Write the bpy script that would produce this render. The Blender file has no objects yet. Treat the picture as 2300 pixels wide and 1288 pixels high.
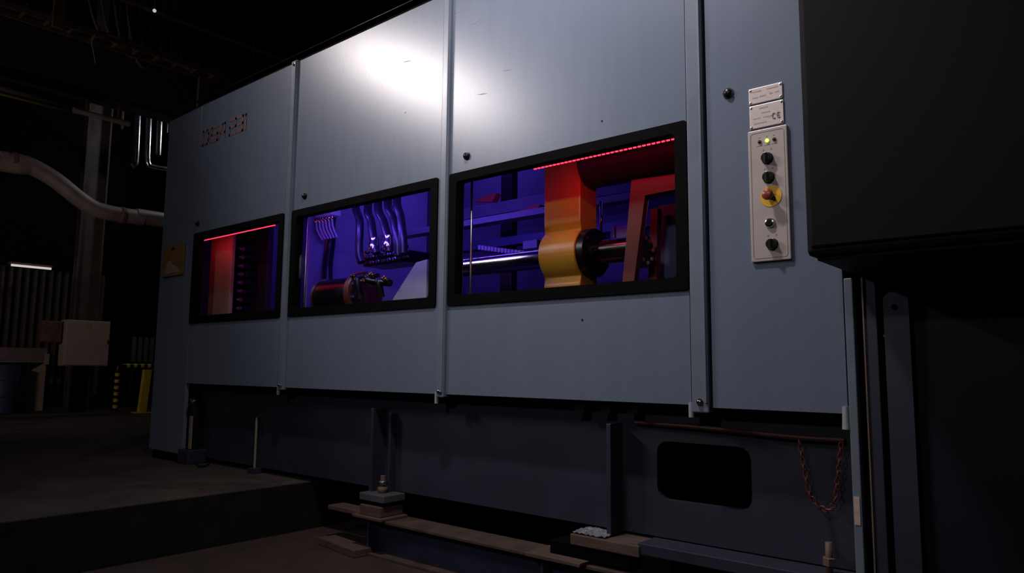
import bpy, bmesh, math, random
from mathutils import Vector, Matrix
random.seed(7)
scene = bpy.context.scene
COL = scene.collection
V = Vector

# ------------------------------------------------------------------ camera
F_PX = 1624.0
YAW, PITCH, ROLL = math.radians(40.1), math.radians(6.45), math.radians(0.52)
CAM = V((0.0, -3.27, 0.94))
FWD = V((-math.sin(YAW)*math.cos(PITCH), math.cos(YAW)*math.cos(PITCH), math.sin(PITCH)))
_r = V((math.cos(YAW), math.sin(YAW), 0)); _u = _r.cross(FWD)
RGT = _r*math.cos(ROLL) + _u*math.sin(ROLL)
UPV = -_r*math.sin(ROLL) + _u*math.cos(ROLL)
cd = bpy.data.cameras.new('camera'); cam = bpy.data.objects.new('camera', cd); COL.objects.link(cam)
cd.sensor_width = 36.0; cd.lens = 36.0*F_PX/2300.0; cd.clip_end = 200
m = Matrix((RGT, UPV, -FWD)).transposed().to_4x4(); m.translation = CAM
cam.matrix_world = m
scene.camera = cam

# ------------------------------------------------------------------ world, exposure
w = bpy.data.worlds.new('hall_dark'); scene.world = w; w.use_nodes = True
w.node_tree.nodes['Background'].inputs[0].default_value = (0.75, 0.72, 0.85, 1)
w.node_tree.nodes['Background'].inputs[1].default_value = 0.006
scene.view_settings.view_transform = 'Standard'
scene.view_settings.look = 'None'
scene.view_settings.exposure = 0.0
scene.view_settings.gamma = 1.0
scene.view_settings.use_curve_mapping = False

# hall floodlights (power in W); fixtures are built at the end
FLOODS = [  # position, aim point, size along the beam's long side, width, power
    ((-8.50, -4.65, 5.65), (-3.4, 0.0, 2.80), 2.3, 0.38, 16.0),
    ((-2.45, -1.50, 4.80), (-2.4, 0.0, 2.6), 0.4, 0.20, 44.0),
    ((-10.5, -3.60, 2.60), (-13.8, 1.2, 3.0), 0.5, 0.30, 14.0),  # added out of view, lifts the cable ladder and left hall
    ((-0.60, -8.30, 4.60), (-3.2, 0.0, 1.9), 0.6, 0.40, 9.0),
]

def aim_quat(loc, aim, along=None):          # lamp faces its aim point; 'along' turns its long side
    d = (V(aim)-V(loc)).normalized()
    if along is None: return d.to_track_quat('-Z', 'Y')
    x = (V(along)-d*V(along).dot(d)).normalized(); z = -d; y = z.cross(x)
    return Matrix((x, y, z)).transposed().to_quaternion()

def area(name, loc, aim, sx, sy, power, color, spread=180, along=None):
    l = bpy.data.lights.new(name, 'AREA'); l.shape = 'RECTANGLE'; l.size = sx; l.size_y = sy
    l.energy = power; l.color = color; l.spread = math.radians(spread)
    o = bpy.data.objects.new(name, l); COL.objects.link(o)
    o.location = loc
    o.rotation_euler = aim_quat(loc, aim, along).to_euler()
    return o

# ------------------------------------------------------------------ site geometry: a sight line met with a plane of the place
def ray(u, v): return FWD + RGT*((u-1150)/F_PX) - UPV*((v-644)/F_PX)
def PX(u, v, x): d = ray(u, v); return CAM + d*((x-CAM.x)/d.x)
def PY(u, v, y): d = ray(u, v); return CAM + d*((y-CAM.y)/d.y)
def PZ(u, v, z): d = ray(u, v); return CAM + d*((z-CAM.z)/d.z)

# ------------------------------------------------------------------ materials
MATS = {}
def mat(name, col, rough=0.5, metal=0.0, var=0.15, scale=6.0, stretch=(1,1,1), bump=0.0, bscale=40.0,
        emit=None, estr=0.0, spec=0.5, dirt=None, dirt_thr=0.62, dirt_scale=3.0, col2=None, rvar=0.06):
    if name in MATS: return MATS[name]
    mt = bpy.data.materials.new(name); mt.use_nodes = True; MATS[name] = mt
    nt = mt.node_tree; N = nt.nodes; L = nt.links
    p = N['Principled BSDF']
    tc = N.new('ShaderNodeTexCoord'); mp = N.new('ShaderNodeMapping'); mp.inputs['Scale'].default_value = stretch
    L.new(tc.outputs['Object'], mp.inputs['Vector'])
    nz = N.new('ShaderNodeTexNoise'); nz.inputs['Scale'].default_value = scale; nz.inputs['Detail'].default_value = 6
    L.new(mp.outputs[0], nz.inputs['Vector'])
    rp = N.new('ShaderNodeValToRGB'); rp.color_ramp.elements[0].position = 0.3; rp.color_ramp.elements[1].position = 0.7
    a = [c*(1-var) for c in col]; b = [min(1, c*(1+var)) for c in (col2 or col)]
    rp.color_ramp.elements[0].color = (*a, 1); rp.color_ramp.elements[1].color = (*b, 1)
    L.new(nz.outputs['Fac'], rp.inputs[0]); out = rp.outputs[0]
    if dirt:
        n2 = N.new('ShaderNodeTexNoise'); n2.inputs['Scale'].default_value = dirt_scale; n2.inputs['Detail'].default_value = 8
        n2.inputs['Roughness'].default_value = 0.7
        L.new(mp.outputs[0], n2.inputs['Vector'])
        r2 = N.new('ShaderNodeMapRange'); r2.inputs[1].default_value = dirt_thr; r2.inputs[2].default_value = dirt_thr+0.12
        L.new(n2.outputs['Fac'], r2.inputs[0])
        mx = N.new('ShaderNodeMix'); mx.data_type = 'RGBA'
        L.new(r2.outputs[0], mx.inputs[0]); L.new(out, mx.inputs[6]); mx.inputs[7].default_value = (*dirt, 1)
        out = mx.outputs[2]
    L.new(out, p.inputs['Base Color'])
    rr = N.new('ShaderNodeMapRange'); rr.inputs[3].default_value = max(0.02, rough-rvar); rr.inputs[4].default_value = min(1, rough+rvar)
    L.new(nz.outputs['Fac'], rr.inputs[0]); L.new(rr.outputs[0], p.inputs['Roughness'])
    p.inputs['Metallic'].default_value = metal
    p.inputs['Specular IOR Level'].default_value = spec
    if bump:
        n3 = N.new('ShaderNodeTexNoise'); n3.inputs['Scale'].default_value = bscale; n3.inputs['Detail'].default_value = 4
        L.new(mp.outputs[0], n3.inputs['Vector'])
        bp = N.new('ShaderNodeBump'); bp.inputs['Strength'].default_value = bump; bp.inputs['Distance'].default_value = 0.01
        L.new(n3.outputs['Fac'], bp.inputs['Height']); L.new(bp.outputs[0], p.inputs['Normal'])
    if emit:
        p.inputs['Emission Color'].default_value = (*emit, 1); p.inputs['Emission Strength'].default_value = estr
    return mt

def glass_mat():
    mt = bpy.data.materials.new('pane_glass'); mt.use_nodes = True; nt = mt.node_tree; N = nt.nodes; L = nt.links
    for n in list(N):
        if n.type == 'BSDF_PRINCIPLED': N.remove(n)
    tr = N.new('ShaderNodeBsdfTransparent'); tr.inputs[0].default_value = (0.93, 0.94, 0.95, 1)
    gl = N.new('ShaderNodeBsdfGlossy'); gl.inputs['Roughness'].default_value = 0.04
    fr = N.new('ShaderNodeFresnel'); ge = N.new('ShaderNodeNewGeometry'); mr = N.new('ShaderNodeMapRange')   # same index seen from both faces of the sheet
    mr.inputs[3].default_value = 1.36; mr.inputs[4].default_value = 1/1.36
    L.new(ge.outputs['Backfacing'], mr.inputs[0]); L.new(mr.outputs[0], fr.inputs[0])
    mx = N.new('ShaderNodeMixShader')
    L.new(fr.outputs[0], mx.inputs[0]); L.new(tr.outputs[0], mx.inputs[1]); L.new(gl.outputs[0], mx.inputs[2])
    L.new(mx.outputs[0], N['Material Output'].inputs['Surface'])
    MATS['glass'] = mt; return mt
GLASS = glass_mat()

PAINT = mat('blue_grey_panel_paint', (0.142, 0.175, 0.248), 0.275, 0.0, 0.035, 2.0, (6, 6, 0.8), dirt=(0.07, 0.08, 0.10), dirt_thr=0.74, dirt_scale=3, rvar=0.008)
TRIM = mat('light_grey_strip_paint', (0.160, 0.19, 0.25), 0.30, 0.0, 0.08, 5)
BLACK = mat('black_rubber', (0.0025, 0.0023, 0.0025), 0.75, var=0.2, spec=0.05)
BLACKP = mat('black_plastic', (0.008, 0.008, 0.009), 0.3)
BOXM = mat('black_cabinet_paint', (0.0062, 0.0055, 0.007), 0.6, var=0.15, scale=3, bump=0.03, bscale=200, spec=0.15)
BASE = mat('navy_base_paint', (0.021, 0.022, 0.044), 0.55, var=0.2, scale=3, dirt=(0.03, 0.027, 0.03), dirt_thr=0.58, dirt_scale=2.5)
CHROME = mat('polished_steel', (0.62, 0.60, 0.60), 0.16, 1.0, 0.05)
STEEL = mat('worn_steel', (0.34, 0.33, 0.34), 0.35, 1.0, 0.2, 20)
DARKST = mat('dark_oily_steel', (0.03, 0.03, 0.034), 0.32, 0.7, 0.3, 14)
YEL = mat('ochre_yellow_paint', (0.78, 0.41, 0.04), 0.38, 0, 0.08, 7, dirt=(0.30, 0.14, 0.02), dirt_thr=0.63, dirt_scale=6)
CREAM = mat('cream_paint', (0.50, 0.38, 0.28), 0.5, 0, 0.08, 5, dirt=(0.25, 0.17, 0.12), dirt_thr=0.66, dirt_scale=9)
REDP = mat('brick_red_paint', (0.15, 0.035, 0.022), 0.4, 0, 0.15, 8)
INNER = mat('inner_wall_paint', (0.16, 0.16, 0.20), 0.5, 0, 0.15, 3)
BLUEP = mat('blue_machine_paint', (0.06, 0.09, 0.20), 0.45, 0, 0.2, 6)
GREYP = mat('grey_plate_paint', (0.32, 0.33, 0.37), 0.45, 0, 0.08, 6)
HOSE = mat('black_hose_rubber', (0.02, 0.02, 0.024), 0.3, 0, 0.2, 12)
ALU = mat('brushed_plate', (0.80, 0.70, 0.69), 0.34, 0.45, 0.08, 30, (1, 1, 12))
CTRL = mat('silver_control_foil', (0.46, 0.40, 0.39), 0.42, 0.15, 0.07, 6, dirt=(0.30, 0.26, 0.25), dirt_thr=0.66, dirt_scale=9)
INK = mat('dark_print', (0.12, 0.10, 0.10), 0.5)
INKG = mat('grey_print', (0.24, 0.20, 0.20), 0.5)
LETTER = mat('faded_orange_print', (0.20, 0.085, 0.065), 0.5, 0, 0.2, 20)
YDISC = mat('yellow_disc', (0.80, 0.46, 0.02), 0.45)
REDB = mat('red_mushroom', (0.30, 0.06, 0.035), 0.3)
GREENL = mat('lit_green_led', (0.4, 0.8, 0.1), 0.3, emit=(0.65, 1.0, 0.12), estr=1.6)
SIGNM = mat('amber_sign', (0.20, 0.105, 0.03), 0.5, 0, 0.25, 12)
SIGNW = mat('sign_print', (0.33, 0.22, 0.20), 0.5)
FLOORM = mat('greasy_concrete', (0.060, 0.047, 0.042), 0.62, 0, 0.35, 1.3, bump=0.25, bscale=14, dirt=(0.035, 0.028, 0.026), dirt_thr=0.55, dirt_scale=1.2)
PITM = mat('rusty_pit_sand', (0.036, 0.020, 0.016), 0.9, 0, 0.35, 3, bump=0.4, bscale=22)
WALLM = mat('sooty_wall', (0.0055, 0.0052, 0.0065), 0.9, 0, 0.3, 2, spec=0.08)
SLATM = mat('dirty_profiled_sheet', (0.07, 0.06, 0.056), 0.6, 0, 0.35, 3)
CEILM = mat('sooty_ceiling', (0.020, 0.018, 0.018), 0.9, 0, 0.3, 2)
WOOD = mat('dirty_wood', (0.085, 0.052, 0.042), 0.75, 0, 0.3, 5, (1, 8, 8), bump=0.2)
FOIL = mat('crumpled_foil', (0.22, 0.22, 0.27), 0.45, 0.3, 0.1, 30, bump=0.7, bscale=60)
GALV = mat('galvanised_duct', (0.34, 0.30, 0.29), 0.5, 0.3, 0.25, 3)
SILV = mat('bright_pipe_cladding', (0.80, 0.78, 0.86), 0.22, 1.0, 0.15, 6, bump=0.12, bscale=9)
ECAB = mat('grey_cabinet_paint', (0.40, 0.36, 0.33), 0.5, 0, 0.06, 4)
RUSTY = mat('dusty_brown_steel', (0.16, 0.105, 0.08), 0.65, 0.2, 0.3, 6)
HAZY = mat('safety_yellow', (0.62, 0.50, 0.05), 0.5, 0, 0.15, 9)
DRUM = mat('blue_drum_paint', (0.10, 0.10, 0.22), 0.3, 0.3, 0.2, 6)
PINKB = mat('mauve_bench_paint', (0.24, 0.17, 0.20), 0.5, 0, 0.15, 6)
CHAINR = mat('red_chain', (0.11, 0.020, 0.014), 0.5, 0, 0.2, 15)
WHITES = mat('dirty_white_label', (0.55, 0.42, 0.38), 0.6, 0, 0.2, 30)
LEDR = mat('red_led', (0.5, 0.02, 0.03), 0.4, emit=(1.0, 0.025, 0.06), estr=4.0)
LEDB = mat('blue_led', (0.05, 0.03, 0.5), 0.4, emit=(0.16, 0.07, 1.0), estr=9.0)
LEDW = mat('white_tube', (0.8, 0.8, 0.8), 0.4, emit=(1.0, 0.9, 0.86), estr=0.55)
LAMPW = mat('flood_lens', (0.8, 0.8, 0.8), 0.4, emit=(1.0, 0.88, 0.87), estr=4.0)
SATIN = mat('satin_nickel', (0.85, 0.82, 0.80), 0.42, 0.6, 0.1, 20)
JBOX = mat('pale_junction_box', (0.62, 0.56, 0.58), 0.5, 0, 0.05, 6)

# ------------------------------------------------------------------ mesh helpers
ORIGIN = {}
class MB:
    def __init__(s): s.bm = bmesh.new()
    def box(s, a, b, bev=0.0):
        a, b = V(a), V(b); t = bmesh.new(); bmesh.ops.create_cube(t, size=1)
        for v in t.verts:
            v.co = V(((a.x+b.x)/2+v.co.x*(b.x-a.x), (a.y+b.y)/2+v.co.y*(b.y-a.y), (a.z+b.z)/2+v.co.z*(b.z-a.z)))
        if bev: bmesh.ops.bevel(t, geom=list(t.edges), offset=bev, segments=2, affect='EDGES', profile=0.5)
        s._add(t); return s
    def _add(s, t):
        bmesh.ops.recalc_face_normals(t, faces=list(t.faces))
        me = bpy.data.meshes.new('tmp'); t.to_mesh(me); t.free(); s.bm.from_mesh(me); bpy.data.meshes.remove(me)
    def prism(s, poly, d, bev=0.0):        # poly: 3-D points in order; d: extrusion vector
        t = bmesh.new(); d = V(d)
        a = [t.verts.new(V(p)) for p in poly]; b = [t.verts.new(V(p)+d) for p in poly]; n = len(a)
        t.faces.new(a); t.faces.new(b[::-1])
        for i in range(n): t.faces.new((a[i], b[i], b[(i+1) % n], a[(i+1) % n]))
        if bev: bmesh.ops.bevel(t, geom=list(t.edges), offset=bev, segments=2, affect='EDGES', profile=0.5)
        s._add(t); return s
    def ring(s, outer, inner, d):          # plate with a hole; loops of equal length
        t = bmesh.new(); d = V(d); n = len(outer)
        o0 = [t.verts.new(V(p)) for p in outer]; i0 = [t.verts.new(V(p)) for p in inner]
        o1 = [t.verts.new(V(p)+d) for p in outer]; i1 = [t.verts.new(V(p)+d) for p in inner]
        for k in range(n):
            j = (k+1) % n
            for q in ((o0[k], o0[j], i0[j], i0[k]), (o1[k], i1[k], i1[j], o1[j]), (o0[k], o1[k], o1[j], o0[j]), (i0[k], i0[j], i1[j], i1[k])):
                if len({tuple(v.co) for v in q}) == 4: t.faces.new(q)
        s._add(t); return s
    def tube(s, pts, r, n=12, cap=True, smooth_path=0):
        pts = [V(p) for p in pts]
        if smooth_path: pts = spline(pts, smooth_path)
        rs = r if isinstance(r, (list, tuple)) else [r]*len(pts)
        t = bmesh.new(); rings = []; nx = None
        for i, p in enumerate(pts):
            d = (pts[min(i+1, len(pts)-1)]-pts[max(i-1, 0)])
            if d.length < 1e-9: d = (pts[i]-pts[i-1]) if i and (pts[i]-pts[i-1]).length > 1e-9 else V((0, 0, 1))
            d.normalize()
            if nx is None:
                nx = d.orthogonal().normalized()
            nx = (nx - d*nx.dot(d)).normalized(); ny = d.cross(nx)
            rings.append([t.verts.new(p+nx*(rs[i]*math.cos(2*math.pi*k/n))+ny*(rs[i]*math.sin(2*math.pi*k/n))) for k in range(n)])
        for a, b in zip(rings, rings[1:]):
            for k in range(n): t.faces.new((a[k], a[(k+1) % n], b[(k+1) % n], b[k])).smooth = True
        if cap: t.faces.new(rings[0][::-1]); t.faces.new(rings[-1])
        s._add(t); return s
    def cyl(s, p, q, r, n=24, r2=None):
        p, q = V(p), V(q); t = bmesh.new(); d = (q-p).normalized(); nx = d.orthogonal().normalized(); ny = d.cross(nx)
        r2 = r if r2 is None else r2
        a = [t.verts.new(p+nx*(r*math.cos(2*math.pi*k/n))+ny*(r*math.sin(2*math.pi*k/n))) for k in range(n)]
        b = [t.verts.new(q+nx*(r2*math.cos(2*math.pi*k/n))+ny*(r2*math.sin(2*math.pi*k/n))) for k in range(n)]
        for k in range(n): t.faces.new((a[k], a[(k+1) % n], b[(k+1) % n], b[k])).smooth = True
        t.faces.new(a[::-1]); t.faces.new(b)
        s._add(t); return s
    def lathe(s, base, axis, prof, n=24):  # prof: (radius, height) along axis
        base, d = V(base), V(axis).normalized(); nx = d.orthogonal().normalized(); ny = d.cross(nx); t = bmesh.new(); R = []
        for r, h in prof:
            r = max(r, 1e-4)
            R.append([t.verts.new(base+d*h+nx*(r*math.cos(2*math.pi*k/n))+ny*(r*math.sin(2*math.pi*k/n))) for k in range(n)])
        for a, b in zip(R, R[1:]):
            for k in range(n): t.faces.new((a[k], a[(k+1) % n], b[(k+1) % n], b[k])).smooth = True
        t.faces.new(R[0][::-1]); t.faces.new(R[-1])
        s._add(t); return s
    def ball(s, c, r, seg=16):
        t = bmesh.new(); bmesh.ops.create_uvsphere(t, u_segments=seg, v_segments=seg//2, radius=r)
        for v in t.verts: v.co += V(c)
        for f in t.faces: f.smooth = True
        s._add(t); return s
    def build(s, name, material, parent=None, sharp=35):
        me = bpy.data.meshes.new(name)
        xs = [v.co for v in s.bm.verts]
        c = V(((min(p.x for p in xs)+max(p.x for p in xs))/2, (min(p.y for p in xs)+max(p.y for p in xs))/2, min(p.z for p in xs)))
        for v in s.bm.verts: v.co -= c
        for e in s.bm.edges:
            if len(e.link_faces) == 2 and e.calc_face_angle(0) > math.radians(sharp): e.smooth = False
        s.bm.to_mesh(me); s.bm.free()
        me.materials.append(material)
        o = bpy.data.objects.new(name, me); COL.objects.link(o); place(o, c, parent)
        return o
def place(o, c, parent):
    ORIGIN[o] = V(c)
    if parent is not None:
        o.parent = parent; o.location = V(c)-ORIGIN[parent]
    else: o.location = V(c)
def dup(o, c, parent=None):                 # copy sharing the mesh, at another world origin
    k = o.copy(); COL.objects.link(k); k.parent = None; place(k, c, parent); return k
def spline(P, n):
    out = []; Q = [2*P[0]-P[1]]+P+[2*P[-1]-P[-2]]
    for i in range(1, len(Q)-2):
        a, b, c, d = Q[i-1:i+3]
        for k in range(n):
            t = k/n
            out.append(0.5*((2*b)+(c-a)*t+(2*a-5*b+4*c-d)*t*t+(3*b-a-3*c+d)*t**3))
    return out+[P[-1]]
def thing(name, label, cat, loc, group=None):
    o = bpy.data.objects.new(name, None); COL.objects.link(o); o.empty_display_size = 0.1; place(o, loc, None)
    return tag(o, label, cat, group)
def tag(o, label, cat, group=None):
    o['label'] = label; o['category'] = cat
    if group: o['group'] = group
    return o
def struct(o): o['kind'] = 'structure'; return o
def rrect(x0, x1, z0, z1, r, y, n=5):
    P = []
    for cx, cz, a0 in ((x1-r, z1-r, 0), (x0+r, z1-r, 90), (x0+r, z0+r, 180), (x1-r, z0+r, 270)):
        for k in range(n):
            a = math.radians(a0+90*k/(n-1)); P.append(V((cx+r*math.cos(a), y, cz+r*math.sin(a))))
    return P
def rect_match(x0, x1, z0, z1, y, n=5):     # rectangle with as many points as rrect
    P = []
    for cx, cz in ((x1, z1), (x0, z1), (x0, z0), (x1, z0)): P += [V((cx, y, cz))]*n
    return P
def rect_spread(x0, x1, z0, z1, inner, y, cx, cz):
    P = []
    for p in inner:
        dx, dz = p.x-cx, p.z-cz
        t = min((x1-cx)/dx if dx > 1e-9 else 1e9, (x0-cx)/dx if dx < -1e-9 else 1e9, (z1-cz)/dz if dz > 1e-9 else 1e9, (z0-cz)/dz if dz < -1e-9 else 1e9)
        P.append(V((cx+dx*t, y, cz+dz*t)))
    return P

# ================================================================== the setting
FZ = 0.04; PITZ = -0.32; XP = -4.95; HX0, HX1, HY0, HY1, HZ = -17.2, 6.0, -9.0, 13.0, 9.0
fl = MB(); fl.box((HX0, HY0, -0.6), (XP, HY1, FZ)); fl.box((XP, HY0, -0.6), (HX1, -2.35, FZ)); fl.box((XP, 2.2, -0.6), (HX1, HY1, FZ)); fl.box((0.6, -2.35, -0.6), (HX1, 2.2, FZ))
fl = struct(fl.build('floor', FLOORM))
struct(MB().box((XP, -2.35, -0.6), (0.6, 2.2, PITZ)).build('floor_pit', PITM))
PITSHADE = mat('pit_wall_painted_shade', (0.010, 0.009, 0.008), 0.8, var=0.3, spec=0.2)  # near-black colour stands in for shade on the pit walls
struct(MB().box((XP, -2.35, PITZ), (XP+0.015, 2.2, FZ-0.004)).build('trim_1', PITSHADE)); struct(MB().box((XP+0.015, -2.35, PITZ), (0.6, -2.335, FZ-0.004)).build('trim_2', PITSHADE))

struct(MB().box((HX0, HY0, HZ), (HX1, HY1, HZ+0.2)).build('ceiling', CEILM))
WL = struct(MB().box((HX0-0.2, HY0, -0.6), (HX0, HY1, HZ)).build('wall_left', WALLM))
struct(MB().box((HX0, HY1, -0.6), (HX1, HY1+0.2, HZ)).build('wall_back', WALLM))
struct(MB().box((HX1, HY0, -0.6), (HX1+0.2, HY1, HZ)).build('wall_right', WALLM))
struct(MB().box((HX0, HY0-0.2, -0.6), (HX1, HY0, HZ)).build('wall_front', WALLM))
# profiled sheets on the far wall
sheet0 = None
for k in range(26):
    y = -0.6+k*0.145
    if sheet0 is None:
        sheet0 = MB().prism([(HX0, y, 0.3), (HX0+0.05, y+0.02, 0.3), (HX0+0.05, y+0.07, 0.3), (HX0, y+0.09, 0.3)], (0, 0, 2.6)).build('sheet_rib', SLATM, WL); b0 = ORIGIN[sheet0].copy()
    else: dup(sheet0, b0+V((0, k*0.145, 0)), WL)

# ================================================================== moulding machine
X0, XA, XB0, XB1, XC0, XC1, XD0, XD1, XE = -7.46, -6.735, -5.172, -5.095, -3.362, -3.296, -1.600, -1.513, -0.897
ZT, ZWT, ZWB, ZPB = 3.470, 2.190, 1.335, 0.772
TH = 0.035
mach = thing('moulding_machine', 'long blue-grey enclosed moulding machine with three dark framed windows', 'machine', (-4.2, 0.8, FZ))
MB().prism([(X0, 0.012, 0.115), (XA-0.004, 0, 0.115), (XA-0.004, 0, ZT), (X0, 0.012, ZT)], (0, TH, 0), 0.006).build('end_panel', PAINT, mach)
bolt_proto = {}
def bolt(p, r=0.016, parent=mach, name='bolt', m=DARKST, ax=(0, -1, 0), ring=True):
    b = MB(); b.lathe(p, ax, [(r*1.35, 0), (r*1.35, r*0.25), (r, r*0.3), (r*0.95, r*0.9), (r*0.6, r*1.15), (0.001, r*1.2)], 14)
    return b.build(name, m, parent)
def door(x0, x1, wx0, wx1, bpos):
    inn = rrect(wx0, wx1, ZWB, ZWT, 0.015, 0); out = rect_spread(x0, x1, ZPB, ZT, inn, 0, (wx0+wx1)/2, (ZWB+ZWT)/2)
    # snap nearest points to exact corners
    for cx in (x0, x1):
        for cz in (ZPB, ZT):
            i = min(range(len(out)), key=lambda k: (out[k]-V((cx, 0, cz))).length); out[i] = V((cx, 0, cz))
    d = MB(); d.ring(out, inn, (0, TH, 0)); d = d.build('door_panel', PAINT, mach)
    f = 0.062
    fi = rrect(wx0+f, wx1-f, ZWB+f, ZWT-f*0.85, 0.02, -0.012); fo = rrect(wx0-0.004, wx1+0.004, ZWB-0.004, ZWT+0.004, 0.016, -0.012)
    MB().ring(fo, fi, (0, 0.07, 0)).build('window_frame', BLACK, d)
    MB().box((wx0+f-0.02, 0.012, ZWB+f-0.02), (wx1-f+0.02, 0.018, ZWT-f*0.85+0.02)).build('window_pane', GLASS, d)
    for p in bpos:
        q = PY(*p, 0); bolt((q.x, 0.0, q.z), 0.020, d)
    return d
d1 = door(XA+0.004, XB0-0.004, -6.79+0.06, -5.215, [(445, 503)])
d2 = door(XB1+0.004, XC0-0.004, -5.085, -3.40, [(685, 441)])
d3 = door(XC1+0.004, XD0-0.012, -3.285, -1.612, [(1049, 351)])
rp = MB().box((XD1+0.012, 0, ZPB-0.01), (XE-0.003, TH, ZT)).build('control_side_panel', PAINT, mach)
q = PY(1636, 210, 0); bolt((q.x, 0, q.z), 0.020, rp)
# tiny drilled marks on the big door
for u, v, dd in ((1352, 272, d3), (910, 253, d2), (1308, 719, d3)):
    q = PY(u, v, 0); MB().cyl((q.x, 0.001, q.z), (q.x, -0.002, q.z), 0.006, 10).build('plug', BLACKP, dd)
# scratches on the doors
for u0, v0, u1, v1, dd in ((1055, 57, 1082, 43, d3), (1020, 30, 1045, 22, d3), (1072, 213, 1096, 210, d3), (905, 140, 925, 136, d2), (1128, 160, 1150, 156, d3)):
    a, b = PY(u0, v0, 0), PY(u1, v1, 0)
    MB().prism([(a.x, 0.0005, a.z), ((a.x+b.x)/2, 0.0005, (a.z+b.z)/2+0.004), (b.x, 0.0005, b.z), ((a.x+b.x)/2, 0.0005, (a.z+b.z)/2-0.003)], (0, -0.0012, 0)).build('scratch', INKG, dd)
# cover strips between the doors
for x0, x1 in ((XB0, XB1), (XC0, XC1), (XD0, XD1)):
    w_ = x1-x0
    s = MB(); s.box((x0, -0.022, ZPB-0.035 if x0 > -2 else ZPB-0.02), (x1, TH, ZT+0.01), 0.006); s = s.build('cover_strip', TRIM, mach)
    MB().box((x1-0.016, -0.030, ZPB+0.01), (x1-0.006, -0.02, ZT), 0.003).build('strip_lip', TRIM, s)
    MB().cyl((x0-0.012, 0.0, ZPB-0.06), (x0-0.012, 0.0, ZPB+0.01), 0.014, 12).build('hinge_pin', GREYP, s)
    bolt(((x0+x1)/2, -0.022, ZPB+0.015), 0.013, s, 'screw', CHROME)
    bolt(((x0+x1)/2, -0.022, ZT-0.025), 0.012, s, 'screw', CHROME)
for a, b in ((XB0, XB1), (XC0, XC1), (XD0, XD1)):
    MB().box((a-0.02, 0.02, ZPB-0.01), (b+0.02, 0.05, ZT)).build('gasket', BLACK, mach)
MB().cyl((XE-0.01, 0.0, ZPB-0.075), (XE-0.01, 0.0, ZPB+0.02), 0.018, 12, 0.014).build('hinge_pin', GREYP, mach)
# roof and rear shell
MB().box((X0, 0.045, ZT-0.02), (XE, 1.95, ZT+0.05)).build('roof', BLACK, mach)
MB().tube([(X0, 0.06, ZT+0.115), (XE-0.02, 0.06, ZT+0.115)], 0.006, 8).build('roof_rail', DARKST, mach)
MB().box((X0, 1.90, 0.10), (XE, 1.95, ZT)).build('rear_panel', mat('dark_rear_paint', (0.075, 0.075, 0.10), 0.5, 0, 0.3, 2), mach)
MB().box((X0, 0.04, 0.115), (X0+0.04, 1.90, ZT)).build('left_end_wall', INNER, mach)
MB().box((XE-0.06, 0.04, 0.80), (XE-0.02, 1.90, ZT)).build('right_end_wall', INNER, mach)
MB().box((X0+0.04, 0.05, 0.80), (XE-0.06, 1.90, 0.86)).build('inner_deck', DARKST, mach)
# base skirt with a rounded opening
YB = 0.15; ZB0 = 0.088
op = [PY(1475, 990, YB), PY(1690, 1140, YB)]
ox0, ox1, oz0, oz1 = op[0].x, op[1].x, op[1].z-0.02, op[0].z
xr = PY(1362, 1000, YB).x
MB().box((-6.72, YB, ZB0), (xr, YB+0.04, ZPB+0.05)).build('base_skirt', BASE, mach)
inn = rrect(ox0, ox1, oz0, oz1, 0.06, YB); cx, cz = (ox0+ox1)/2, (oz0+oz1)/2
out = rect_spread(xr, XE, ZB0, ZPB+0.05, inn, YB, cx, cz)
for px_ in (xr, XE):
    for pz_ in (ZB0, ZPB+0.05):
        i = min(range(len(out)), key=lambda k: (out[k]-V((px_, YB, pz_))).length); out[i] = V((px_, YB, pz_))
MB().ring(out, inn, (0, 0.04, 0)).build('base_skirt', BASE, mach)
MB().box((xr-0.1, 1.0, 0.0), (XE, 1.04, 0.8)).build('base_bulkhead', BLACK, mach)
for u in (831, 1361):
    q = PY(u, 1000, 0.03); MB().box((q.x, 0.03, ZB0-0.01), (q.x+0.028, YB, ZPB-0.12), 0.003).build('base_rib', BASE, mach)
q = PY(872, 1000, 0.09); MB().box((q.x, 0.09, ZB0), (q.x+0.02, YB, ZPB-0.15), 0.003).build('base_rib', BASE, mach)
for u in (1303, 1361, 1422):
    q = PY(u, 917, 0.06); MB().box((q.x-0.03, 0.05, q.z-0.03), (q.x+0.03, 0.075, ZPB+0.01), 0.003).build('bracket_tab', DARKST, mach)
# pale drain pipe and ball-topped strut below the doors
p0, p1 = PY(577, 938, 0.11), PY(575, 1045, 0.11)
MB().cyl((p0.x, 0.11, 0.06), (p0.x, 0.11, p0.z), 0.010, 12).build('drain_pipe', mat('grimy_cream', (0.26, 0.21, 0.17), 0.45), mach)
MB().box((p0.x-0.05, 0.07, FZ), (p0.x+0.05, 0.15, 0.085), 0.004).build('drain_foot', BASE, mach)
p0 = PY(433, 905, 0.02)
st = MB(); st.cyl((p0.x, 0.05, 0.16), (p0.x, 0.05, p0.z-0.02), 0.055, 16); st = st.build('strut', BLACKP, mach)
MB().ball((p0.x, 0.03, p0.z), 0.052).build('ball_knob', BLACKP, st)
p2 = PY(428, 960, -0.01)
MB().box((p2.x-0.02, -0.015, 0.18), (p2.x+0.022, 0.0, p0.z-0.12), 0.003).build('strut_cover', mat('grimy_cream', (0.26, 0.21, 0.17), 0.45), st)
MB().box((-6.76, -0.03, FZ), (-6.56, 0.15, 0.17), 0.01).build('strut_foot', BASE, mach)
MB().box((X0+0.12, 0.0, FZ), (XA-0.05, 0.2, 0.115)).build('end_foot', BLACK, mach)
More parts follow.
